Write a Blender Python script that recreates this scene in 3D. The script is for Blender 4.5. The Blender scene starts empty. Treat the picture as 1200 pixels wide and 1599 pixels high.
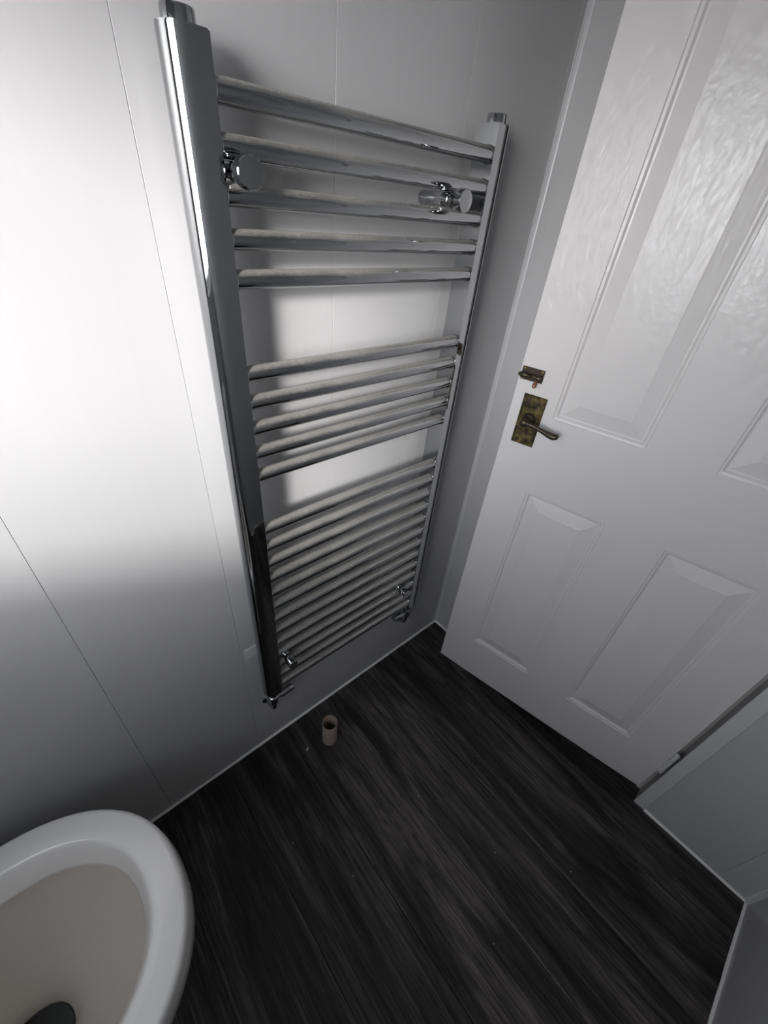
import bpy, bmesh, math, random
from mathutils import Matrix, Vector

random.seed(7)
PI = math.pi
S = bpy.context.scene
COL = S.collection

# ------------------------------------------------------------------ camera
cam_d = bpy.data.cameras.new('camera')
cam = bpy.data.objects.new('camera', cam_d)
COL.objects.link(cam)
R = ((0.75555859, -0.64926716, 0.08708259),
     (0.33837807, 0.50064155, 0.79677997),
     (-0.56092023, -0.57254711, 0.59796179))
CAM = Vector((-0.94496, -0.60232, 1.33023))
m = Matrix(R).transposed().to_4x4()
m.translation = CAM
cam.matrix_world = m
cam_d.sensor_fit = 'HORIZONTAL'
cam_d.sensor_width = 36.0
cam_d.lens = 644.08 / 1200.0 * 36.0
cam_d.clip_start = 0.01
S.camera = cam

# ------------------------------------------------------------------ world, sun, window daylight
SKY = 0.50
HAZE = 4.9        # even milky veil over the whole sky
SUN = 3.9
W = bpy.data.worlds.new('sky')
S.world = W
W.use_nodes = True
nt = W.node_tree
nt.nodes.clear()
SUN_DIR = Vector((1.35, 1.0, -0.45))          # direction the low hazy sunlight travels
sk = nt.nodes.new('ShaderNodeTexSky')
sk.sky_type = 'NISHITA'
sk.sun_disc = False
sk.sun_elevation = math.asin(-SUN_DIR.normalized().z)
sk.sun_rotation = math.atan2(-SUN_DIR.x, -SUN_DIR.y)
sk.dust_density = 2.5
bg = nt.nodes.new('ShaderNodeBackground')
bg.inputs['Strength'].default_value = SKY
wo = nt.nodes.new('ShaderNodeOutputWorld')
hs = nt.nodes.new('ShaderNodeHueSaturation')     # milky, nearly colourless haze
hs.inputs['Saturation'].default_value = 0.22
tn = nt.nodes.new('ShaderNodeMix'); tn.data_type = 'RGBA'; tn.blend_type = 'MULTIPLY'
tn.inputs['Factor'].default_value = 1.0
tn.inputs['B'].default_value = (0.94, 0.975, 1.06, 1)
nt.links.new(sk.outputs[0], hs.inputs['Color'])
nt.links.new(hs.outputs[0], tn.inputs['A'])
hz = nt.nodes.new('ShaderNodeMix'); hz.data_type = 'RGBA'; hz.blend_type = 'ADD'
hz.inputs['Factor'].default_value = 1.0
hz.inputs['B'].default_value = (0.95 * HAZE, 0.975 * HAZE, 1.02 * HAZE, 1)
nt.links.new(tn.outputs['Result'], hz.inputs['A'])
nt.links.new(hz.outputs['Result'], bg.inputs['Color'])
nt.links.new(bg.outputs[0], wo.inputs['Surface'])

sun_d = bpy.data.lights.new('sun', 'SUN')
sun_d.energy = SUN
sun_d.angle = math.radians(8.5)
sun_d.color = (1.0, 0.965, 0.93)
sun = bpy.data.objects.new('sun', sun_d)
COL.objects.link(sun)
sun.location = (-4, -3, 4)
sun.rotation_euler = SUN_DIR.to_track_quat('-Z', 'Y').to_euler()

S.view_settings.view_transform = 'Standard'
S.view_settings.look = 'None'
S.view_settings.gamma = 1.0
S.view_settings.use_curve_mapping = False
S.view_settings.exposure = 0.16

# room dimensions
XL, YF, ZC = -1.62, -1.0954, 2.30           # left wall, front wall, ceiling
WY0, WY1, WZ0, WZ1 = -1.06, -0.17, 1.06, 1.74   # window opening

por_d = bpy.data.lights.new('window_daylight', 'AREA')
por_d.shape = 'RECTANGLE'
por_d.size = WZ1 - WZ0
por_d.size_y = WY1 - WY0
por_d.energy = 1.0
por_d.cycles.is_portal = True
por = bpy.data.objects.new('window_daylight', por_d)
COL.objects.link(por)
por.location = (XL - 0.02, (WY0 + WY1) / 2, (WZ0 + WZ1) / 2)
por.rotation_euler = (0, -PI / 2, 0)


# ------------------------------------------------------------------ helpers
def tag(o, label=None, cat=None, group=None, kind=None):
    if label: o['label'] = label
    if cat: o['category'] = cat
    if group: o['group'] = group
    if kind: o['kind'] = kind
    return o


def empty(name, loc=(0, 0, 0), rz=0.0):
    o = bpy.data.objects.new(name, None)
    COL.objects.link(o)
    o.empty_display_size = 0.05
    o.location = loc
    o.rotation_euler = (0, 0, rz)
    return o


def link_mesh(name, me, mat, parent=None, loc=None, rot=None):
    o = bpy.data.objects.new(name, me)
    COL.objects.link(o)
    if mat is not None and not me.materials:
        me.materials.append(mat)
    if parent is not None:
        o.parent = parent
    if loc is not None: o.location = loc
    if rot is not None: o.rotation_euler = rot
    return o


def obj(name, bm, mat, parent=None, loc=None, rot=None, smooth=None):
    bmesh.ops.recalc_face_normals(bm, faces=bm.faces[:])
    me = bpy.data.meshes.new(name)
    bm.to_mesh(me)
    bm.free()
    if smooth is not None:
        for p in me.polygons: p.use_smooth = True
        me.set_sharp_from_angle(angle=math.radians(smooth))
    return link_mesh(name, me, mat, parent, loc, rot)


def bx(bm, x0, x1, y0, y1, z0, z1, bevel=0.0, seg=1):
    vs = [bm.verts.new(c) for c in ((x0, y0, z0), (x1, y0, z0), (x1, y1, z0), (x0, y1, z0),
                                    (x0, y0, z1), (x1, y0, z1), (x1, y1, z1), (x0, y1, z1))]
    fs = [bm.faces.new([vs[i] for i in f]) for f in ((0, 3, 2, 1), (4, 5, 6, 7), (0, 1, 5, 4),
                                                     (1, 2, 6, 5), (2, 3, 7, 6), (3, 0, 4, 7))]
    if bevel > 0:
        es = list({e for f in fs for e in f.edges})
        bmesh.ops.bevel(bm, geom=es, offset=bevel, segments=seg, profile=0.5, affect='EDGES')
    return bm


def frame_of(d):
    d = Vector(d).normalized()
    a = Vector((0, 0, 1)) if abs(d.z) < 0.9 else Vector((1, 0, 0))
    u = d.cross(a).normalized()
    return u, d.cross(u).normalized(), d


def lathe(bm, prof, origin=(0, 0, 0), axis=(0, 0, 1), seg=24, cap=(True, True)):
    """prof: list of (radius, height along the axis)"""
    u, v, d = frame_of(axis)
    o = Vector(origin)
    rings = []
    for r, h in prof:
        rings.append([bm.verts.new(o + d * h + (u * math.cos(2 * PI * i / seg) + v * math.sin(2 * PI * i / seg)) * r)
                      for i in range(seg)])
    for a, b in zip(rings, rings[1:]):
        for i in range(seg):
            bm.faces.new((a[i], a[(i + 1) % seg], b[(i + 1) % seg], b[i]))
    if cap[0]: bm.faces.new(rings[0])
    if cap[1]: bm.faces.new(rings[-1])
    return bm


def tube(bm, pts, rad, seg=14, cap=True):
    """swept tube; rad is a number or a list"""
    pts = [Vector(p) for p in pts]
    n = len(pts)
    if not hasattr(rad, '__len__'): rad = [rad] * n
    tans = []
    for i in range(n):
        a = pts[max(i - 1, 0)]; b = pts[min(i + 1, n - 1)]
        tans.append((b - a).normalized())
    u, v, _ = frame_of(tans[0])
    rings = []
    for i in range(n):
        t = tans[i]
        u = (u - t * u.dot(t)).normalized()
        v = t.cross(u)
        rings.append([bm.verts.new(pts[i] + (u * math.cos(2 * PI * k / seg) + v * math.sin(2 * PI * k / seg)) * rad[i])
                      for k in range(seg)])
    for a, b in zip(rings, rings[1:]):
        for k in range(seg):
            bm.faces.new((a[k], a[(k + 1) % seg], b[(k + 1) % seg], b[k]))
    if cap:
        bm.faces.new(rings[0]); bm.faces.new(rings[-1])
    return bm


def bez(p0, p1, p2, p3, n=10):
    p0, p1, p2, p3 = map(Vector, (p0, p1, p2, p3))
    out = []
    for i in range(n + 1):
        t = i / n
        out.append(p0 * (1 - t) ** 3 + p1 * 3 * t * (1 - t) ** 2 + p2 * 3 * t * t * (1 - t) + p3 * t ** 3)
    return out


def prism(bm, poly, z0, z1):
    """poly: closed xy outline"""
    a = [bm.verts.new((x, y, z0)) for x, y in poly]
    b = [bm.verts.new((x, y, z1)) for x, y in poly]
    n = len(poly)
    for i in range(n):
        bm.faces.new((a[i], a[(i + 1) % n], b[(i + 1) % n], b[i]))
    bm.faces.new(a); bm.faces.new(b)
    return bm


def copy_tree(o, parent=None):
    c = o.copy()
    COL.objects.link(c)
    c.parent = parent
    for ch in list(o.children):
        copy_tree(ch, c)
    return c


# ------------------------------------------------------------------ materials
def new_mat(name):
    mt = bpy.data.materials.new(name)
    mt.use_nodes = True
    n = mt.node_tree
    b = n.nodes['Principled BSDF']
    return mt, n, b


def nd(n, t, **kw):
    x = n.nodes.new(t)
    for k, v in kw.items():
        setattr(x, k, v)
    return x


def noise(n, scale, detail=3.0, rough=0.55, vec=None, dist=0.0):
    x = nd(n, 'ShaderNodeTexNoise')
    x.inputs['Scale'].default_value = scale
    x.inputs['Detail'].default_value = detail
    x.inputs['Roughness'].default_value = rough
    x.inputs['Distortion'].default_value = dist
    if vec is not None: n.links.new(vec, x.inputs['Vector'])
    return x


def mapping(n, scale, coord='Object'):
    t = nd(n, 'ShaderNodeTexCoord')
    mpn = nd(n, 'ShaderNodeMapping')
    mpn.inputs['Scale'].default_value = scale
    n.links.new(t.outputs[coord], mpn.inputs['Vector'])
    return mpn.outputs['Vector']


def ramp(n, fac, stops):
    r = nd(n, 'ShaderNodeValToRGB')
    e = r.color_ramp.elements
    while len(e) < len(stops): e.new(0.5)
    for el, (p, c) in zip(e, stops):
        el.position = p
        el.color = (c, c, c, 1) if not hasattr(c, '__len__') else (*c, 1)
    n.links.new(fac, r.inputs[0])
    return r.outputs[0]


def bump(n, b, height, strength, dist=0.001, prev=None):
    x = nd(n, 'ShaderNodeBump')
    x.inputs['Strength'].default_value = strength
    x.inputs['Distance'].default_value = dist
    n.links.new(height, x.inputs['Height'])
    if prev is not None: n.links.new(prev, x.inputs['Normal'])
    n.links.new(x.outputs[0], b.inputs['Normal'])
    return x.outputs[0]


def mat_plain(name, col, rough=0.5, metal=0.0, bumps=None, coat=0.0):
    mt, n, b = new_mat(name)
    b.inputs['Base Color'].default_value = (*col, 1)
    b.inputs['Roughness'].default_value = rough
    b.inputs['Metallic'].default_value = metal
    b.inputs['Coat Weight'].default_value = coat
    b.inputs['Coat Roughness'].default_value = 0.08
    nz = noise(n, 35, 3, vec=mapping(n, (1, 1, 1)))
    if bumps:
        bump(n, b, nz.outputs[0], bumps, 0.001)
    return mt


def mat_pvc():
    mt, n, b = new_mat('white_pvc_panel')
    v = mapping(n, (60, 60, 2.2))
    g = noise(n, 1.0, 4, 0.6, v, 0.6)
    c = nd(n, 'ShaderNodeMix', data_type='RGBA')
    c.inputs['A'].default_value = (0.475, 0.475, 0.48, 1)
    c.inputs['B'].default_value = (0.50, 0.50, 0.505, 1)
    n.links.new(g.outputs[0], c.inputs['Factor'])
    n.links.new(c.outputs['Result'], b.inputs['Base Color'])
    b.inputs['Roughness'].default_value = 0.30
    b.inputs['Specular IOR Level'].default_value = 0.35
    bump(n, b, g.outputs[0], 0.10, 0.0006)
    return mt


def mat_door():
    mt, n, b = new_mat('white_gloss_door_paint')
    b.inputs['Base Color'].default_value = (0.70, 0.685, 0.68, 1)
    b.inputs['Roughness'].default_value = 0.45
    b.inputs['Specular IOR Level'].default_value = 0.3
    v = mapping(n, (1, 1, 1))
    # brushed, slightly runny gloss over an embossed wood grain
    v1 = mapping(n, (45, 45, 9))
    g1 = noise(n, 1.0, 3, 0.5, v1, 1.4)
    v2 = mapping(n, (420, 420, 14))
    g2 = noise(n, 1.0, 2, 0.5, v2)
    mx = nd(n, 'ShaderNodeMath', operation='MULTIPLY_ADD')
    mx.inputs[1].default_value = 0.22
    n.links.new(g2.outputs[0], mx.inputs[0]); n.links.new(g1.outputs[0], mx.inputs[2])
    bump(n, b, mx.outputs[0], 0.15, 0.0010)
    vr = mapping(n, (95, 95, 40))
    gr = noise(n, 1.0, 4, 0.6, vr, 2.2)
    bp = nd(n, 'ShaderNodeBump'); bp.inputs['Strength'].default_value = 0.55; bp.inputs['Distance'].default_value = 0.0016
    n.links.new(gr.outputs[0], bp.inputs['Height'])
    n.links.new(bp.outputs[0], b.inputs['Coat Normal'])
    b.inputs['Coat Weight'].default_value = 0.85
    b.inputs['Coat Roughness'].default_value = 0.03
    return mt


def mat_floor():
    mt, n, b = new_mat('charcoal_wood_effect_vinyl')
    t = nd(n, 'ShaderNodeTexCoord')
    oi = nd(n, 'ShaderNodeObjectInfo')
    geo = nd(n, 'ShaderNodeNewGeometry')
    sc = nd(n, 'ShaderNodeVectorMath', operation='SCALE')
    cmb = nd(n, 'ShaderNodeCombineXYZ')
    for s_ in 'XYZ': n.links.new(oi.outputs['Random'], cmb.inputs[s_])
    n.links.new(cmb.outputs[0], sc.inputs[0]); sc.inputs['Scale'].default_value = 37.0
    ad = nd(n, 'ShaderNodeVectorMath', operation='ADD')
    n.links.new(geo.outputs['Position'], ad.inputs[0]); n.links.new(sc.outputs[0], ad.inputs[1])

    def mv(s):
        q = nd(n, 'ShaderNodeMapping'); q.inputs['Scale'].default_value = s
        n.links.new(ad.outputs[0], q.inputs['Vector']); return q.outputs[0]
    broad = noise(n, 1.0, 3, 0.55, mv((13, 1.7, 13)), 1.6)       # wide smoky streaks along the board
    fine = noise(n, 1.0, 4, 0.65, mv((300, 13.0, 300)), 0.6)      # fine grain lines
    ring = nd(n, 'ShaderNodeTexWave', wave_type='BANDS', bands_direction='X', wave_profile='SAW')
    n.links.new(mv((13, 1.1, 13)), ring.inputs['Vector'])
    ring.inputs['Scale'].default_value = 1.0
    ring.inputs['Distortion'].default_value = 5.0
    ring.inputs['Detail'].default_value = 3.0
    ring.inputs['Detail Scale'].default_value = 1.2
    c1 = ramp(n, broad.outputs[0], [(0.30, (0.015, 0.0133, 0.0137)), (0.50, (0.049, 0.0445, 0.0425)), (0.70, (0.115, 0.104, 0.098))])
    c2 = ramp(n, fine.outputs[0], [(0.35, 0.38), (0.50, 1.0), (0.70, 1.5)])
    c3 = ramp(n, ring.outputs[0], [(0.0, 0.62), (0.35, 1.0), (0.90, 1.05), (0.965, 1.75), (1.0, 0.45)])
    m1 = nd(n, 'ShaderNodeMix', data_type='RGBA', blend_type='MULTIPLY'); m1.inputs['Factor'].default_value = 1
    n.links.new(c1, m1.inputs['A']); n.links.new(c2, m1.inputs['B'])
    m2 = nd(n, 'ShaderNodeMix', data_type='RGBA', blend_type='MULTIPLY'); m2.inputs['Factor'].default_value = 1
    n.links.new(m1.outputs['Result'], m2.inputs['A']); n.links.new(c3, m2.inputs['B'])
    tone = ramp(n, oi.outputs['Random'], [(0.0, 0.62), (1.0, 1.4)])
    m3 = nd(n, 'ShaderNodeMix', data_type='RGBA', blend_type='MULTIPLY'); m3.inputs['Factor'].default_value = 1
    n.links.new(m2.outputs['Result'], m3.inputs['A']); n.links.new(tone, m3.inputs['B'])
    n.links.new(m3.outputs['Result'], b.inputs['Base Color'])
    b.inputs['Roughness'].default_value = 0.52
    b.inputs['Specular IOR Level'].default_value = 0.3
    bump(n, b, fine.outputs[0], 0.25, 0.0006)
    return mt


def mat_chrome(name, dust=True):
    mt, n, b = new_mat(name)
    b.inputs['Base Color'].default_value = (0.42, 0.43, 0.44, 1)
    b.inputs['Metallic'].default_value = 1.0
    v = mapping(n, (1, 1, 1))
    sm = noise(n, 28, 4, 0.6, v)
    rr = ramp(n, sm.outputs[0], [(0.35, 0.03), (0.7, 0.09)])
    n.links.new(rr, b.inputs['Roughness'])
    if dust:
        geo = nd(n, 'ShaderNodeNewGeometry')
        sp_ = nd(n, 'ShaderNodeSeparateXYZ')
        n.links.new(geo.outputs['Normal'], sp_.inputs[0])
        nz = noise(n, 220, 5, 0.75, v)
        nb = noise(n, 9, 2, 0.5, v)
        a1 = nd(n, 'ShaderNodeMath', operation='MULTIPLY_ADD')
        a1.inputs[1].default_value = 0.55
        n.links.new(nz.outputs[0], a1.inputs[0]); n.links.new(sp_.outputs['Z'], a1.inputs[2])
        a2 = nd(n, 'ShaderNodeMath', operation='MULTIPLY_ADD')
        a2.inputs[1].default_value = 0.7
        n.links.new(nb.outputs[0], a2.inputs[0]); n.links.new(a1.outputs[0], a2.inputs[2])
        fac = ramp(n, a2.outputs[0], [(0.88, 0.0), (1.0, 0.55)])
        # ramp clamps at 1, so rescale first
        n.nodes.remove(fac.node)
        mr = nd(n, 'ShaderNodeMapRange')
        mr.inputs['From Min'].default_value = 0.98
        mr.inputs['From Max'].default_value = 1.75
        mr.inputs['To Min'].default_value = 0.0
        mr.inputs['To Max'].default_value = 0.75
        n.links.new(a2.outputs[0], mr.inputs['Value'])
        d = nd(n, 'ShaderNodeBsdfDiffuse')
        d.inputs['Color'].default_value = (0.40, 0.39, 0.36, 1)
        mx = nd(n, 'ShaderNodeMixShader')
        out = n.nodes['Material Output']
        n.links.new(mr.outputs[0], mx.inputs[0])
        n.links.new(b.outputs[0], mx.inputs[1]); n.links.new(d.outputs[0], mx.inputs[2])
        n.links.new(mx.outputs[0], out.inputs['Surface'])
    return mt


def mat_brass():
    mt, n, b = new_mat('aged_brass')
    v = mapping(n, (1, 1, 1))
    a = noise(n, 55, 4, 0.65, v)
    cr = ramp(n, a.outputs[0], [(0.38, (0.035, 0.028, 0.018)), (0.52, (0.13, 0.10, 0.045)), (0.66, (0.34, 0.26, 0.11))])
    n.links.new(cr, b.inputs['Base Color'])
    b.inputs['Metallic'].default_value = 0.75
    rr = ramp(n, a.outputs[0], [(0.35, 0.55), (0.7, 0.28)])
    n.links.new(rr, b.inputs['Roughness'])
    bump(n, b, a.outputs[0], 0.2, 0.0005)
    return mt


def mat_glass():
    mt, n, b = new_mat('window_glass')
    n.nodes.remove(b)
    tr = nd(n, 'ShaderNodeBsdfTransparent')
    gl = nd(n, 'ShaderNodeBsdfGlossy'); gl.inputs['Roughness'].default_value = 0.03
    mx = nd(n, 'ShaderNodeMixShader'); mx.inputs[0].default_value = 0.06
    n.links.new(tr.outputs[0], mx.inputs[1]); n.links.new(gl.outputs[0], mx.inputs[2])
    n.links.new(mx.outputs[0], n.nodes['Material Output'].inputs['Surface'])
    return mt


def mat_tube():
    mt, n, b = new_mat('grey_brown_cardboard')
    v = mapping(n, (40, 40, 200))
    a = noise(n, 1.0, 3, 0.6, v)
    cr = ramp(n, a.outputs[0], [(0.3, (0.30, 0.235, 0.20)), (0.7, (0.40, 0.32, 0.275))])
    n.links.new(cr, b.inputs['Base Color'])
    b.inputs['Roughness'].default_value = 0.85
    return mt


def mat_ceramic():
    mt, n, b = new_mat('white_glazed_ceramic')
    v = mapping(n, (1, 1, 1))
    a = noise(n, 18, 4, 0.7, v, 0.5)
    cr = ramp(n, a.outputs[0], [(0.2, (0.88, 0.875, 0.855)), (0.7, (0.90, 0.895, 0.88))])
    n.links.new(cr, b.inputs['Base Color'])
    b.inputs['Roughness'].default_value = 0.16
    b.inputs['Coat Weight'].default_value = 0.4
    b.inputs['Coat Roughness'].default_value = 0.05
    return mt


M_PVC = mat_pvc()
M_DOOR = mat_door()
M_FLOOR = mat_floor()
M_CHROME = mat_chrome('dusty_chrome', True)
M_CHROME2 = mat_chrome('bright_chrome', False)
M_BRASS = mat_brass()
M_GLASS = mat_glass()
M_TUBE = mat_tube()
M_CERAMIC = mat_ceramic()
M_TRIM = mat_plain('white_plastic_trim', (0.60, 0.60, 0.61), 0.32, bumps=0.03)
M_BEAD = mat_plain('white_sealant_bead', (0.85, 0.85, 0.84), 0.45, bumps=0.1)
M_WALLBACK = mat_plain('dark_joint_backing', (0.55, 0.55, 0.55), 0.8, bumps=0.05)
M_CEIL = mat_plain('white_ceiling', (0.78, 0.78, 0.77), 0.7, bumps=0.05)
M_WOODEDGE = mat_plain('painted_frame', (0.62, 0.60, 0.56), 0.45, bumps=0.06)
M_HALL = mat_plain('hall_paint', (0.35, 0.33, 0.31), 0.8, bumps=0.05)
M_DARKBRASS = mat_plain('tarnished_brass', (0.075, 0.062, 0.045), 0.36, 0.8, bumps=0.15)
M_COPPER = mat_plain('copper_brown_knob', (0.28, 0.12, 0.07), 0.45, 0.5, bumps=0.15)
M_PAPER = mat_plain('white_paper', (0.75, 0.74, 0.72), 0.8, bumps=0.1)
M_UNDER = mat_plain('floor_underlay', (0.01, 0.01, 0.01), 0.8, bumps=0.05)
M_BOWL = mat_plain('limescaled_ceramic', (0.80, 0.76, 0.70), 0.4, bumps=0.1)
M_WATER = mat_plain('dark_toilet_water', (0.03, 0.035, 0.03), 0.05, bumps=None)
M_CLEAR = mat_plain('pale_plastic_scrap', (0.62, 0.64, 0.66), 0.25, bumps=0.05)
M_FRAME = mat_plain('white_upvc', (0.8, 0.8, 0.8), 0.3, bumps=0.03)

# ------------------------------------------------------------------ floor with planks
bm = bx(bmesh.new(), XL - 0.1, 1.0, YF - 0.1, 0.1, -0.06, -0.004)
floor = tag(obj('floor', bm, M_UNDER), 'charcoal wood-effect plank floor of the small room', 'floor', kind='structure')
PW = 0.1824
x = -0.1375 + 6 * PW
k = 0
while x > XL - 0.02:
    x0 = x - PW
    cuts = [0.02, YF - 0.02]
    for y1, y0 in zip(cuts, cuts[1:]):
        g = 0.00035
        xa, xb = max(x0, XL - 0.02) + g, x - g
        if xb - xa < 0.02: continue
        b_ = bx(bmesh.new(), xa, xb, y0 + g, y1 - g, -0.005, 0.0)
        es = [e for e in b_.edges if all(v.co.z > -0.001 for v in e.verts)]
        bmesh.ops.bevel(b_, geom=es, offset=0.0007, segments=1, affect='EDGES')
        obj('plank', b_, M_FLOOR, floor)
    x -= PW
    k += 1


# ------------------------------------------------------------------ walls with pvc panels
def panel_mesh(w, h, t=0.008, c=0.0003):
    """panel standing in xz, front face at y=0 looking to -y, long edges chamfered"""
    poly = [(c, 0), (w - c, 0), (w, c), (w, t), (0, t), (0, c)]
    b_ = bmesh.new()
    prism(b_, poly, 0, h)
    return b_


def wall_panels(parent, start, direction, spans, z0, z1):
    """spans measured from start along direction (unit xy vector); panels face left of... -normal"""
    ang = math.atan2(direction[1], direction[0])
    for a, b in spans:
        o = obj('panel', panel_mesh(b - a - 0.0005, z1 - z0), M_PVC, parent,
                loc=(start[0] + direction[0] * a, start[1] + direction[1] * a, z0), rot=(0, 0, ang))


def spans_from(cuts):
    cuts = sorted(cuts)
    return list(zip(cuts, cuts[1:]))


# back wall (radiator wall): plane y=0, panels run along +x
bm = bx(bmesh.new(), XL - 0.1, 0.1, 0.008, 0.10, -0.02, ZC + 0.05)
wall_back = tag(obj('wall_back', bm, M_WALLBACK), 'white panelled wall behind the towel radiator', 'wall', kind='structure')
cuts = [0, 0.10, 0.35, 0.60, 0.85, 1.10, 1.35, 1.60, 1.62]
wall_panels(wall_back, (XL, 0), (1, 0), spans_from(cuts), 0, ZC)

# right wall (door wall): plane x=0
DY0, DY1, DZ = -0.8078, -0.122, 2.06     # clear door opening
bm = bmesh.new()
bx(bm, 0.008, 0.10, DY1 + 0.03, 0.008, -0.02, ZC + 0.05)
bx(bm, 0.008, 0.10, YF - 0.1, DY0 - 0.03, -0.02, ZC + 0.05)
bx(bm, 0.008, 0.10, DY0 - 0.03, DY1 + 0.03, DZ + 0.03, ZC + 0.05)
wall_right = tag(obj('wall_right', bm, M_WALLBACK), 'white panelled wall around the door', 'wall', kind='structure')
# direction -y so that the panel front (local -y) looks to -x
wall_panels(wall_right, (0, 0), (0, -1), [(0, 0.092)], 0, ZC)
wall_panels(wall_right, (0, 0), (0, -1), [(0.838, 1.028), (1.028, -YF)], 0, ZC)
wall_panels(wall_right, (0, 0), (0, -1), [(0.0925, 0.28), (0.28, 0.53), (0.53, 0.78), (0.78, 0.838)], DZ + 0.03, ZC)

# front wall (behind the camera's right)
bm = bx(bmesh.new(), XL - 0.1, 0.1, YF - 0.10, YF - 0.008, -0.02, ZC + 0.05)
wall_front = tag(obj('wall_front', bm, M_WALLBACK), 'white panelled wall opposite the towel radiator', 'wall', kind='structure')
wall_panels(wall_front, (0, YF), (-1, 0), spans_from([0, 0.2, 0.45, 0.70, 0.95, 1.2, 1.45, 1.62]), 0, ZC)

# left wall with the window opening
bm = bmesh.new()
xa, xb = XL - 0.12, XL - 0.008
bx(bm, xa, xb, YF - 0.1, WY0, -0.02, ZC + 0.05)
bx(bm, xa, xb, WY1, 0.1, -0.02, ZC + 0.05)
bx(bm, xa, xb, WY0, WY1, -0.02, WZ0)
bx(bm, xa, xb, WY0, WY1, WZ1, ZC + 0.05)
wall_left = tag(obj('wall_left', bm, M_WALLBACK), 'white panelled wall with the window behind the toilet', 'wall', kind='structure')
L = -YF
wall_panels(wall_left, (XL, YF), (0, 1), [(0, WY0 - YF)], 0, ZC)
wall_panels(wall_left, (XL, YF), (0, 1), [(WY1 - YF, L)], 0, ZC)
ws = [(WY0 - YF, 0.25), (0.25, 0.50), (0.50, 0.75), (0.75, WY1 - YF)]
wall_panels(wall_left, (XL, YF), (0, 1), ws, 0, WZ0)
wall_panels(wall_left, (XL, YF), (0, 1), ws, WZ1, ZC)

bm = bx(bmesh.new(), XL - 0.12, 0.1, YF - 0.1, 0.1, ZC, ZC + 0.06)
tag(obj('ceiling', bm, M_CEIL), 'plain white ceiling of the small room', 'ceiling', kind='structure')

# window
win = tag(empty('window_1', (XL - 0.09, 0, 0)), 'white framed window in the wall behind the toilet', 'window', kind='structure')
bm = bmesh.new()
fw = 0.035
bx(bm, -0.03, 0.02, WY0, WY0 + fw, WZ0, WZ1, 0.004)
bx(bm, -0.03, 0.02, WY1 - fw, WY1, WZ0, WZ1, 0.004)
bx(bm, -0.03, 0.02, WY0 + fw, WY1 - fw, WZ0, WZ0 + fw, 0.004)
bx(bm, -0.03, 0.02, WY0 + fw, WY1 - fw, WZ1 - fw, WZ1, 0.004)
obj('window_frame', bm, M_FRAME, win)
bm = bx(bmesh.new(), -0.008, -0.004, WY0 + fw, WY1 - fw, WZ0 + fw, WZ1 - fw)
obj('pane', bm, M_GLASS, win)

# hall beyond the door, closed so that no daylight leaks round the door
bm = bmesh.new()
bx(bm, 0.10, 1.00, DY1 + 0.10, DY1 + 0.16, -0.02, ZC)
bx(bm, 0.10, 1.00, YF - 0.1, YF - 0.04, -0.02, ZC)
bx(bm, 1.00, 1.06, YF - 0.1, DY1 + 0.16, -0.02, ZC)
bx(bm, 0.10, 1.06, YF - 0.1, DY1 + 0.16, ZC, ZC + 0.05)
tag(obj('wall_hall', bm, M_HALL), 'dim hall walls beyond the door opening', 'wall', kind='structure')

# door frame: jambs and narrow flush architrave
fr = tag(empty('trim_1', (0, 0, 0)), 'narrow white door frame edge beside the hinges', 'trim', kind='structure')
bm = bx(bmesh.new(), -0.0045, 0.11, DY0 - 0.030, DY0, 0.0005, DZ, 0.0015)
obj('hinge_jamb', bm, M_TRIM, fr)
bm = bx(bmesh.new(), -0.0045, 0.11, DY1, DY1 + 0.030, 0.0005, DZ, 0.0015)
obj('latch_jamb', bm, M_TRIM, fr)
bm = bx(bmesh.new(), -0.0045, 0.11, DY0 - 0.030, DY1 + 0.030, DZ, DZ + 0.030, 0.0015)
obj('head_jamb', bm, M_TRIM, fr)
bm = bmesh.new()
bx(bm, 0.045, 0.06, DY0, DY0 + 0.012, 0.0005, DZ)
bx(bm, 0.045, 0.06, DY1 - 0.012, DY1, 0.0005, DZ)
obj('door_stop', bm, M_WOODEDGE, fr)


# vertical corner beads and floor beads
def corner_trim(name, cx, cy, sx, sy, label, w=0.014):
    """internal corner bead; legs run to sx (x dir) and sy (y dir)"""
    t = 0.0022
    prof = [(0, 0), (w, 0), (w, t * 0.5), (w - 0.002, t), (0.006, t), (t, 0.006), (t, w - 0.002), (t * 0.5, w), (0, w)]
    b_ = bmesh.new()
    prism(b_, [(cx + sx * a, cy + sy * b) for a, b in prof], 0.001, ZC)
    return tag(obj(name, b_, M_TRIM), label, 'trim', kind='structure')


corner_trim('trim_2', 0, 0, -1, -1, 'white corner bead between radiator wall and door wall', 0.009)
corner_trim('trim_3', 0, YF, -1, 1, 'white corner bead at the right end of the door wall', 0.010)


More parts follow.
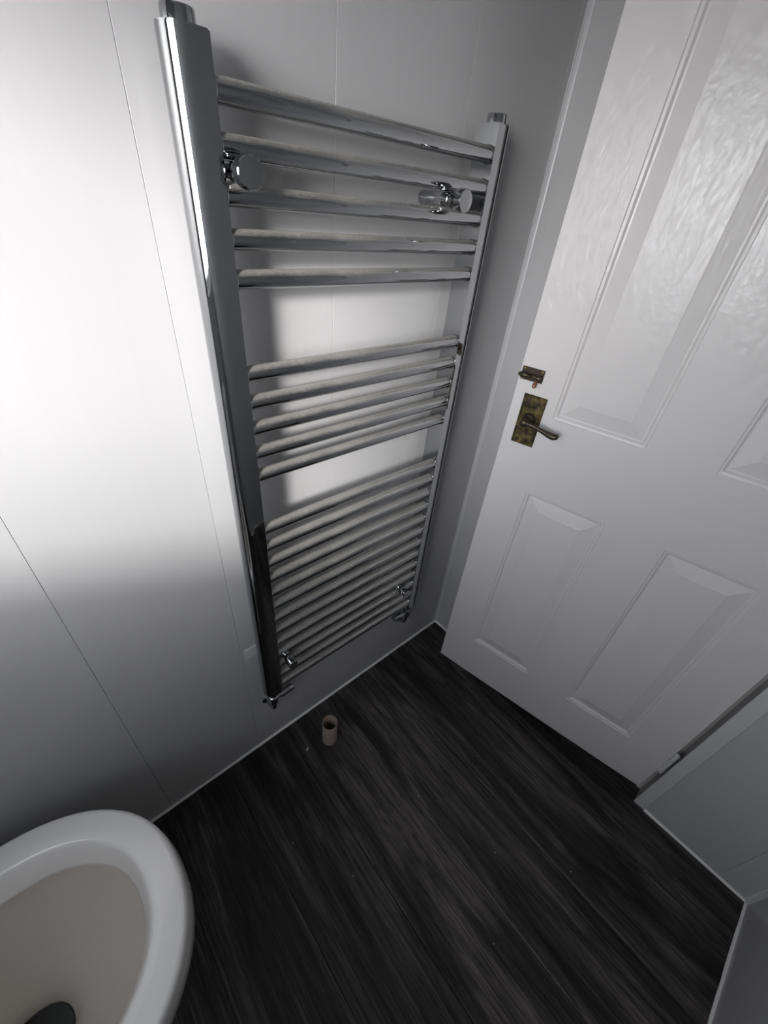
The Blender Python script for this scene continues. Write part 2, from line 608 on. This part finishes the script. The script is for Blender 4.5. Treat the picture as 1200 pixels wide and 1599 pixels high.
def bead(name, p0, p1, nrm, label, r=0.0055):
    p0 = Vector(p0); p1 = Vector(p1)
    d = (p1 - p0); Lg = d.length; d.normalize()
    nv = Vector(nrm)
    n = max(2, int(Lg / 0.02))
    b_ = bmesh.new()
    rings = []
    for i in range(n + 1):
        p = p0 + d * Lg * i / n
        rr = r * (1 + random.uniform(-0.12, 0.12))
        ring = [b_.verts.new(p)]
        for a in (0, 22.5, 45, 67.5, 90):
            a = math.radians(a)
            ring.append(b_.verts.new(p + nv * rr * math.cos(a) + Vector((0, 0, 1)) * rr * math.sin(a)))
        rings.append(ring)
    for a, b in zip(rings, rings[1:]):
        for i in range(6):
            b_.faces.new((a[i], a[(i + 1) % 6], b[(i + 1) % 6], b[i]))
    b_.faces.new(rings[0]); b_.faces.new(rings[-1])
    return tag(obj(name, b_, M_BEAD, smooth=50), label, 'skirting bead', kind='structure')


bead('baseboard_back', (XL, 0, 0.0002), (0, 0, 0.0002), (0, -1, 0), 'thin white bead where radiator wall meets floor')
bead('baseboard_right', (0, YF, 0.0002), (0, DY0 - 0.03, 0.0002), (-1, 0, 0), 'thin white bead under the panels beside the door hinges')
bead('baseboard_corner', (0, DY1 + 0.03, 0.0002), (0, 0, 0.0002), (-1, 0, 0), 'short white bead in the corner behind the door')
bead('baseboard_front', (XL, YF, 0.0002), (0, YF, 0.0002), (0, 1, 0), 'thin white bead along the wall opposite the radiator', 0.0048)

# ------------------------------------------------------------------ door
HX, HY, DA = -0.002, -0.7921, 0.20525
DW, DB, DT = 0.6643, 0.0676, 2.045
TH = 0.036
cols = [(0.0931, 0.2662), (0.3858, 0.5694)]
rows = [(0.2287, 0.8102), (0.9944, 1.90)]
door = None
bm = bmesh.new()
xs = [0, cols[0][0], cols[0][1], cols[1][0], cols[1][1], DW]
zs = [DB, rows[0][0], rows[0][1], rows[1][0], rows[1][1], DT]


def grid_face(bm, y, holes, flip):
    vv = {}
    for i, xx in enumerate(xs):
        for j, zz in enumerate(zs):
            vv[i, j] = bm.verts.new((xx, y, zz))
    for i in range(5):
        for j in range(5):
            if holes and i in (1, 3) and j in (1, 3): continue
            bm.faces.new((vv[i, j], vv[i + 1, j], vv[i + 1, j + 1], vv[i, j + 1]))
    return vv


fv = grid_face(bm, 0.0, True, False)
bv = grid_face(bm, -TH, False, True)
for i in range(5):
    bm.faces.new((fv[i, 0], fv[i + 1, 0], bv[i + 1, 0], bv[i, 0]))
    bm.faces.new((fv[i, 5], fv[i + 1, 5], bv[i + 1, 5], bv[i, 5]))
    bm.faces.new((fv[0, i], fv[0, i + 1], bv[0, i + 1], bv[0, i]))
    bm.faces.new((fv[5, i], fv[5, i + 1], bv[5, i + 1], bv[5, i]))
# soft outer arris
es = [e for e in bm.edges if all(abs(v.co.y) < 1e-6 for v in e.verts) and
      (all(abs(v.co.x) < 1e-6 for v in e.verts) or all(abs(v.co.x - DW) < 1e-6 for v in e.verts)
       or all(abs(v.co.z - DB) < 1e-6 for v in e.verts))]
bmesh.ops.bevel(bm, geom=es, offset=0.002, segments=2, affect='EDGES')
door = obj('door_1', bm, M_DOOR, None, loc=(HX, HY, 0), rot=(0, 0, PI / 2 + DA))
tag(door, 'white four-panel door standing slightly open into the room', 'door', kind='structure')

PROF = [(0.0, 0.0), (0.0015, -0.0022), (0.006, -0.0030), (0.0095, -0.0075), (0.0125, -0.0078), (0.0150, -0.0070),
        (0.0400, -0.0012), (0.0420, -0.0005)]


def door_panel(x0, x1, z0, z1):
    b_ = bmesh.new()
    rings = []
    for ins, y in PROF:
        rings.append([b_.verts.new(c) for c in ((x0 + ins, y, z0 + ins), (x1 - ins, y, z0 + ins),
                                                (x1 - ins, y, z1 - ins), (x0 + ins, y, z1 - ins))])
    for a, b in zip(rings, rings[1:]):
        for i in range(4):
            b_.faces.new((a[i], a[(i + 1) % 4], b[(i + 1) % 4], b[i]))
    b_.faces.new(rings[-1])
    return obj('panel', b_, M_DOOR, door)


for cx in cols:
    for rz in rows:
        door_panel(cx[0], cx[1], rz[0], rz[1])


# hinges: painted knuckles at the hinge edge
def hinge(z):
    b_ = bmesh.new()
    for i in range(5):
        lathe(b_, [(0.0045, 0.0006), (0.0055, 0.0016), (0.0055, 0.0180), (0.0045, 0.0190)],
              (-0.0040, 0.0035, z + i * 0.0196), (0, 0, 1), 12)
    h = obj('hinge', b_, M_TRIM, door, smooth=40)
    b_ = bx(bmesh.new(), -0.0012, 0.0, -0.03, 0.001, z, z + 0.098)
    obj('hinge_leaf', b_, M_WOODEDGE, h)
    return h


hinge(0.182)
hinge(1.05)
hinge(1.78)

# lever handle on a beaded back plate
PX0, PX1, PZ0, PZ1 = 0.5905, 0.6410, 0.9195, 1.0320
b_ = bx(bmesh.new(), PX0, PX1, 0.0, 0.0035, PZ0, PZ1, 0.0012)
plate = obj('handle_plate', b_, M_BRASS, door)
plate['label'] = 'aged brass back plate with beaded edge'
b_ = bmesh.new()
step = 0.0052


def bead_at(x_, z_):
    lathe(b_, [(0.0012, -0.0003), (0.0024, 0.0006), (0.0017, 0.0019), (0.0004, 0.0023)], (x_, 0.0033, z_), (0, 1, 0), 6)


nx = int((PX1 - PX0 - 0.006) / step); nz = int((PZ1 - PZ0 - 0.006) / step)
for i in range(nx + 1):
    xx = PX0 + 0.003 + (PX1 - PX0 - 0.006) * i / nx
    bead_at(xx, PZ0 + 0.003); bead_at(xx, PZ1 - 0.003)
for i in range(1, nz):
    zz = PZ0 + 0.003 + (PZ1 - PZ0 - 0.006) * i / nz
    bead_at(PX0 + 0.003, zz); bead_at(PX1 - 0.003, zz)
o = obj('beaded_edge', b_, M_BRASS, plate, smooth=60)
o['kind'] = 'stuff'
for sx in (PX0 + 0.013, PX1 - 0.013):
    for sz in (PZ0 + 0.011, PZ1 - 0.014):
        b_ = bmesh.new()
        lathe(b_, [(0.0035, 0.0), (0.0034, 0.0008), (0.0022, 0.0016), (0.0004, 0.0018)], (sx, 0.0034, sz), (0, 1, 0), 12)
        obj('screw', b_, M_DARKBRASS, plate, smooth=50)
LX, LZ = 0.6155, 0.9800
b_ = bmesh.new()
lathe(b_, [(0.0145, 0.0), (0.0145, 0.003), (0.0120, 0.006), (0.0085, 0.008), (0.0078, 0.020), (0.0085, 0.026), (0.0085, 0.032), (0.006, 0.035), (0.002, 0.036)],
      (LX, 0.0033, LZ), (0, 1, 0), 20)
pts = bez((LX + 0.004, 0.031, LZ + 0.000), (LX - 0.020, 0.034, LZ + 0.004), (LX - 0.040, 0.034, LZ - 0.004), (LX - 0.068, 0.035, LZ - 0.007), 12)
rads = [0.0070, 0.0068, 0.0062, 0.0057, 0.0053, 0.0050, 0.0049, 0.0049, 0.0051, 0.0056, 0.0062, 0.0068, 0.0070]
pts += [Vector((LX - 0.073, 0.0345, LZ - 0.0050)), Vector((LX - 0.0765, 0.034, LZ - 0.001))]
rads += [0.0064, 0.0030]
tube(b_, pts, rads, 12)
lever = obj('lever', b_, M_DARKBRASS, plate, smooth=50)
lever['label'] = 'dark curved lever with scrolled end'

# small barrel bolt above the handle
b_ = bx(bmesh.new(), 0.6130, 0.6610, 0.0, 0.002, 1.0580, 1.0850, 0.0006)
bolt = obj('bolt_plate', b_, M_DARKBRASS, door)
bolt['label'] = 'small tarnished barrel bolt'
b_ = bmesh.new()
lathe(b_, [(0.0052, 0.0), (0.0058, 0.001), (0.0058, 0.014), (0.0052, 0.015)], (0.6450, 0.0075, 1.0690), (1, 0, 0), 14)
lathe(b_, [(0.0052, 0.0), (0.0058, 0.001), (0.0058, 0.010), (0.0052, 0.011)], (0.6160, 0.0075, 1.0690), (1, 0, 0), 14)
obj('barrel', b_, M_DARKBRASS, bolt, smooth=40)
b_ = bmesh.new()
lathe(b_, [(0.0030, 0.0), (0.0040, 0.001), (0.0040, 0.047), (0.0030, 0.049)], (0.6155, 0.0075, 1.0690), (1, 0, 0), 12)
obj('sliding_rod', b_, M_BRASS, bolt, smooth=40)
b_ = bmesh.new()
lathe(b_, [(0.0022, 0.0), (0.0022, 0.008), (0.0042, 0.010), (0.0046, 0.016), (0.0030, 0.019)], (0.6235, 0.0085, 1.0680), (0, 0.35, -1), 12)
obj('bolt_knob', b_, M_COPPER, bolt, smooth=50)
for sx, sz in ((0.6175, 1.0805), (0.6560, 1.0805), (0.6560, 1.0610)):
    b_ = bmesh.new()
    lathe(b_, [(0.0025, 0.0), (0.0022, 0.0009), (0.0006, 0.0013)], (sx, 0.0019, sz), (0, 1, 0), 10)
    obj('screw', b_, M_BRASS, bolt, smooth=50)

# ------------------------------------------------------------------ towel radiator
RXL, RXR, BY = -0.7067, -0.2667, -0.0545
PT = 0.04129
BAR_Z = [1.4045 - i * PT for i in range(5)] + [1.1234 - i * PT for i in range(5)] + [0.8450 - i * PT for i in range(13)]
PTOP, PBOT = 1.442, 0.327
rad = tag(empty('towel_radiator', (0, 0, PBOT)),
          'tall chrome ladder towel radiator fixed to the white wall', 'radiator')
Zr = lambda z: z - PBOT
PY0, PY1, PWX = -0.0665, -0.0235, 0.040


def post_profile():
    """D shape: flat face at x=0 (towards the bars), bulge to -x"""
    hy = (PY1 - PY0) / 2; cy = (PY0 + PY1) / 2
    fl = 0.019                                     # flat part of the front and back faces
    pts = [(0.0, PY0)]
    n = 16
    for i in range(n + 1):
        t = -PI / 2 + PI * i / n
        pts.append((-fl - (PWX - fl) * math.cos(t) ** 0.85 if abs(math.cos(t)) > 1e-6 else -fl, cy + hy * math.sin(t)))
    pts.append((0.0, PY1))
    return pts


def post(x, sgn):
    prof = [(x + px * sgn, py) for px, py in post_profile()]
    b_ = bmesh.new()
    prism(b_, prof, Zr(PBOT), Zr(PTOP))
    es = [e for e in b_.edges if abs(e.verts[0].co.z - e.verts[1].co.z) < 1e-6]
    bmesh.ops.bevel(b_, geom=es, offset=0.0012, segments=2, affect='EDGES')
    o = obj('post', b_, M_CHROME2, rad, smooth=35)
    b_ = bmesh.new()
    c = (x - sgn * 0.0190, (PY0 + PY1) / 2, Zr(PTOP))
    lathe(b_, [(0.0152, -0.001), (0.0152, 0.0100), (0.0146, 0.0118), (0.0125, 0.0122)], c, (0, 0, 1), 28)
    obj('end_plug', b_, M_CHROME2, o, smooth=35)
    return o


post(RXL, 1)
post(RXR, -1)
b_ = bmesh.new()
LB = RXR - RXL
lathe(b_, [(0.0111, -0.001), (0.0111, 0.003), (0.0110, 0.01), (0.0110, LB - 0.01), (0.0111, LB - 0.003), (0.0111, LB + 0.001)],
      (0, 0, 0), (1, 0, 0), 32, (False, False))
bmesh.ops.recalc_face_normals(b_, faces=b_.faces[:])
bar_me = bpy.data.meshes.new('bar')
b_.to_mesh(bar_me); b_.free()
for p_ in bar_me.polygons: p_.use_smooth = True
bar_me.set_sharp_from_angle(angle=math.radians(35))
for z in BAR_Z:
    link_mesh('bar', bar_me, M_CHROME, rad, loc=(RXL, BY, Zr(z)))
# weld collars where the bars meet the posts
b_ = bmesh.new()
lathe(b_, [(0.0120, -0.0003), (0.0123, 0.0006), (0.0112, 0.0018)], (0, 0, 0), (1, 0, 0), 24, (False, False))
col_me = bpy.data.meshes.new('weld_collar')
bmesh.ops.recalc_face_normals(b_, faces=b_.faces[:])
b_.to_mesh(col_me); b_.free()
for p_ in col_me.polygons: p_.use_smooth = True
for i, ch in enumerate([c for c in rad.children if c.name.startswith('bar')]):
    link_mesh('weld_collar', col_me, M_CHROME2, ch, loc=(0, 0, 0))
    link_mesh('weld_collar', col_me, M_CHROME2, ch, loc=(LB, 0, 0), rot=(0, 0, PI))


def bracket(x, z, R_=0.0152):
    """wall stem between two bars with a clamp behind and a round knob in front"""
    b_ = bmesh.new()
    lathe(b_, [(0.0098, 0.0), (0.0098, 0.040), (0.0092, 0.041), (0.0092, 0.060), (0.0080, 0.062)],
          (x, -0.0005, Zr(z)), (0, -1, 0), 24)
    st = obj('bracket', b_, M_CHROME2, rad, smooth=35)
    b_ = bmesh.new()
    lathe(b_, [(0.0075, 0.056), (0.0075, 0.069), (0.0115, 0.0695), (0.0118, 0.074), (0.0088, 0.0760), (0.0088, 0.079), (R_ - 0.001, 0.080),
               (R_, 0.0815), (R_, 0.0920), (R_ - 0.0012, 0.0935), (0.002, 0.0938)], (x, 0.0, Zr(z)), (0, -1, 0), 32)
    obj('knob', b_, M_CHROME2, st, smooth=30)
    return st


ZB = (BAR_Z[1] + BAR_Z[2]) / 2
bracket(-0.6905, ZB)
bracket(-0.3460, ZB)
ZB2 = (BAR_Z[19] + BAR_Z[20]) / 2
bracket(-0.6850, ZB2, 0.0115)
bracket(-0.3200, ZB2, 0.0115)


def valve(x, sgn):
    """angle valve under a post: union nut, body, side handle (towards the middle) and tail pipe bending into the wall"""
    cy = (PY0 + PY1) / 2
    b_ = bmesh.new()
    lathe(b_, [(0.0085, 0.0), (0.0085, -0.010), (0.0125, -0.0105), (0.0130, -0.0125), (0.0130, -0.024), (0.0120, -0.026), (0.0085, -0.027),
               (0.0085, -0.034), (0.0118, -0.036), (0.0122, -0.060), (0.0100, -0.066), (0.0092, -0.067)], (x, cy, 0.0), (0, 0, 1), 20)
    v = obj('valve', b_, M_CHROME2, rad, smooth=35)
    b_ = bmesh.new()
    lathe(b_, [(0.0065, 0.008), (0.0065, 0.018), (0.0100, 0.0185), (0.0104, 0.020), (0.0104, 0.053), (0.0092, 0.055), (0.002, 0.0555)],
          (x, cy, -0.047), (sgn, 0, 0.05), 20)
    obj('valve_handle', b_, M_CHROME2, v, smooth=35)
    b_ = bmesh.new()
    pts = bez((x, cy, -0.064), (x, cy, -0.105), (x - sgn * 0.0, cy + 0.012, -0.112), (x, -0.003, -0.112), 10)
    tube(b_, pts, 0.0075, 14)
    tp = obj('tail_pipe', b_, M_CHROME2, v, smooth=35)
    b_ = bmesh.new()
    lathe(b_, [(0.0160, 0.0), (0.0155, 0.003), (0.0090, 0.007)], (x, -0.0005, -0.112), (0, -1, 0), 20)
    obj('wall_collar', b_, M_CHROME2, tp, smooth=35)
    return v


valve(RXL - 0.0175, 1)
valve(RXR + 0.0175, -1)

# ------------------------------------------------------------------ toilet
toi = tag(empty('toilet', (-1.25, -0.271, 0)), 'white ceramic toilet with no seat against the radiator wall', 'toilet')
XC = 0.003            # local centre of the bowl curve


def egg(t, A, B, back, n=2.15):
    """closed outline: front half-ellipse to +x, squarer back to -x"""
    c, s = math.cos(t), math.sin(t)
    if c >= 0:
        e = 2 / n
        return A * abs(c) ** e, B * math.copysign(abs(s) ** e, s)
    e = 2 / 2.6
    return -back * abs(c) ** e, B * math.copysign(abs(s) ** (2 / 2.3), s)


N = 72
# (A, B, back, z) from the foot up the outside, over the rim and down inside the bowl
sec = [
    (0.105, 0.100, 0.300, 0.000), (0.108, 0.103, 0.300, 0.012), (0.100, 0.095, 0.300, 0.030), (0.098, 0.095, 0.300, 0.110), (0.125, 0.120, 0.300, 0.190),
    (0.182, 0.165, 0.295, 0.265), (0.219, 0.194, 0.290, 0.325), (0.2315, 0.2045, 0.290, 0.350), (0.2325, 0.2060, 0.290, 0.375),
    (0.2310, 0.2060, 0.290, 0.4000), (0.2298, 0.2052, 0.289, 0.4075), (0.2265, 0.2028, 0.287, 0.4125), (0.2215, 0.1990, 0.284, 0.4148),
    (0.1960, 0.1740, 0.262, 0.4152), (0.1850, 0.1615, 0.251, 0.4148), (0.1815, 0.1575, 0.247, 0.4130), (0.1785, 0.1540, 0.243, 0.4080),
    (0.1700, 0.1440, 0.232, 0.3880), (0.1650, 0.1385, 0.226, 0.3740), (0.1625, 0.1360, 0.223, 0.3680), (0.1640, 0.1375, 0.224, 0.3640)]
# inside of the bowl below the lip: (A, B, back, z, shift)
bowl = [
    (0.1640, 0.1375, 0.224, 0.3640, 0), (0.1780, 0.1510, 0.236, 0.3600, 0), (0.1800, 0.1540, 0.238, 0.3480, 0), (0.1770, 0.1510, 0.234, 0.3200, 0),
    (0.1640, 0.1390, 0.215, 0.2700, -0.004), (0.1390, 0.1170, 0.175, 0.2200, -0.014), (0.1060, 0.0900, 0.125, 0.1800, -0.030),
    (0.0700, 0.0620, 0.075, 0.1500, -0.050), (0.0540, 0.0480, 0.056, 0.1250, -0.060), (0.0500, 0.0450, 0.052, 0.0850, -0.064)]


def loft(sections):
    b_ = bmesh.new()
    rr = []
    for A, B, bk, z, sh in sections:
        rr.append([b_.verts.new((XC + sh + egg(2 * PI * i / N, A, B, bk)[0], egg(2 * PI * i / N, A, B, bk)[1], z)) for i in range(N)])
    for a, b in zip(rr, rr[1:]):
        for i in range(N):
            b_.faces.new((a[i], a[(i + 1) % N], b[(i + 1) % N], b[i]))
    return b_, rr


bm, rr = loft([q + (0,) for q in sec])
bm.faces.new(rr[0])
pan = obj('pan', bm, M_CERAMIC, toi, smooth=60)
bm, rr = loft(bowl)
bm.faces.new(rr[-1])
bw = obj('bowl', bm, M_BOWL, toi, smooth=60)
bw['label'] = 'dull limescaled inside of the toilet bowl'
bm = bmesh.new()
ring = [bm.verts.new((XC - 0.062 + egg(2 * PI * i / 40, 0.0525, 0.047, 0.0545)[0], egg(2 * PI * i / 40, 0.0525, 0.047, 0.0545)[1], 0.1180)) for i in range(40)]
bm.faces.new(ring)
obj('water', bm, M_WATER, bw)
# rear shelf and cistern, outside the photograph's left edge
bm = bx(bmesh.new(), -0.365, -0.255, -0.150, 0.150, 0.0, 0.400, 0.02, 3)
obj('rear_shelf', bm, M_CERAMIC, toi, smooth=40)
bm = bx(bmesh.new(), -0.365, -0.245, -0.190, 0.190, 0.400, 0.760, 0.025, 3)
cis = obj('cistern', bm, M_CERAMIC, toi, smooth=40)
bm = bx(bmesh.new(), -0.368, -0.240, -0.196, 0.196, 0.760, 0.790, 0.010, 3)
obj('cistern_lid', bm, M_CERAMIC, cis, smooth=40)

# ------------------------------------------------------------------ small things
bm = bmesh.new()
lathe(bm, [(0.0212, 0.0), (0.0222, 0.0), (0.0222, 0.0995), (0.0218, 0.1), (0.0211, 0.1), (0.0207, 0.0995), (0.0207, 0.0)], (0, 0, 0), (0, 0, 1), 36, (False, False))
t_ = obj('cardboard_tube', bm, M_TUBE, None, loc=(-0.5949, -0.1150, 0.0002), rot=(0, 0, 0.4), smooth=40)
tag(t_, 'empty brown cardboard toilet roll tube standing upright on dark floor', 'cardboard tube')


def scrap(name, loc, size, label, cat, mat, rz=0.0, group=None):
    b_ = bmesh.new()
    sx, sy, sz = size
    n = 7
    low = []; up = []
    rnd = random.Random(int(loc[0] * 1e4))
    for i in range(n):
        a = 2 * PI * i / n
        k_ = rnd.uniform(0.75, 1.1)
        low.append(b_.verts.new((sx * k_ * math.cos(a), sy * k_ * math.sin(a), 0)))
        up.append(b_.verts.new((sx * k_ * 0.75 * math.cos(a), sy * k_ * 0.75 * math.sin(a), sz * rnd.uniform(0.7, 1.2))))
    for i in range(n):
        b_.faces.new((low[i], low[(i + 1) % n], up[(i + 1) % n], up[i]))
    b_.faces.new(low); b_.faces.new(up)
    o = obj(name, b_, mat, None, loc=loc, rot=(0, 0, rz))
    return tag(o, label, cat, group)


scrap('paper_scrap', (-0.6653, -0.0994, 0.0002), (0.0065, 0.0028, 0.003), 'largest white crumb on the floor, next to the cardboard tube', 'paper scrap', M_PAPER, 0.3)
for i, (x, y) in enumerate([(-0.735, -0.42), (-0.815, -0.27), (-0.49, -0.40), (-0.33, -0.33), (-0.27, -0.44), (-0.42, -0.62), (-0.56, -0.72), (-0.30, -0.77)]):
    scrap('lint_speck', (x, y, 0.0002), (0.0016, 0.0009, 0.0008), 'tiny pale lint speck lying on the dark plank floor', 'lint', M_PAPER, i * 1.3, 'lint specks on the floor')

# pale torn plastic rectangle on the wall beside the radiator's foot
bm = bx(bmesh.new(), -0.016, 0.016, -0.0025, 0.0, -0.020, 0.018, 0.0008)
o = obj('plastic_patch', bm, M_CLEAR, None, loc=(-0.7460, -0.0003, 0.4500))
tag(o, 'small pale rectangular plastic patch on the wall beside the radiator foot', 'patch')
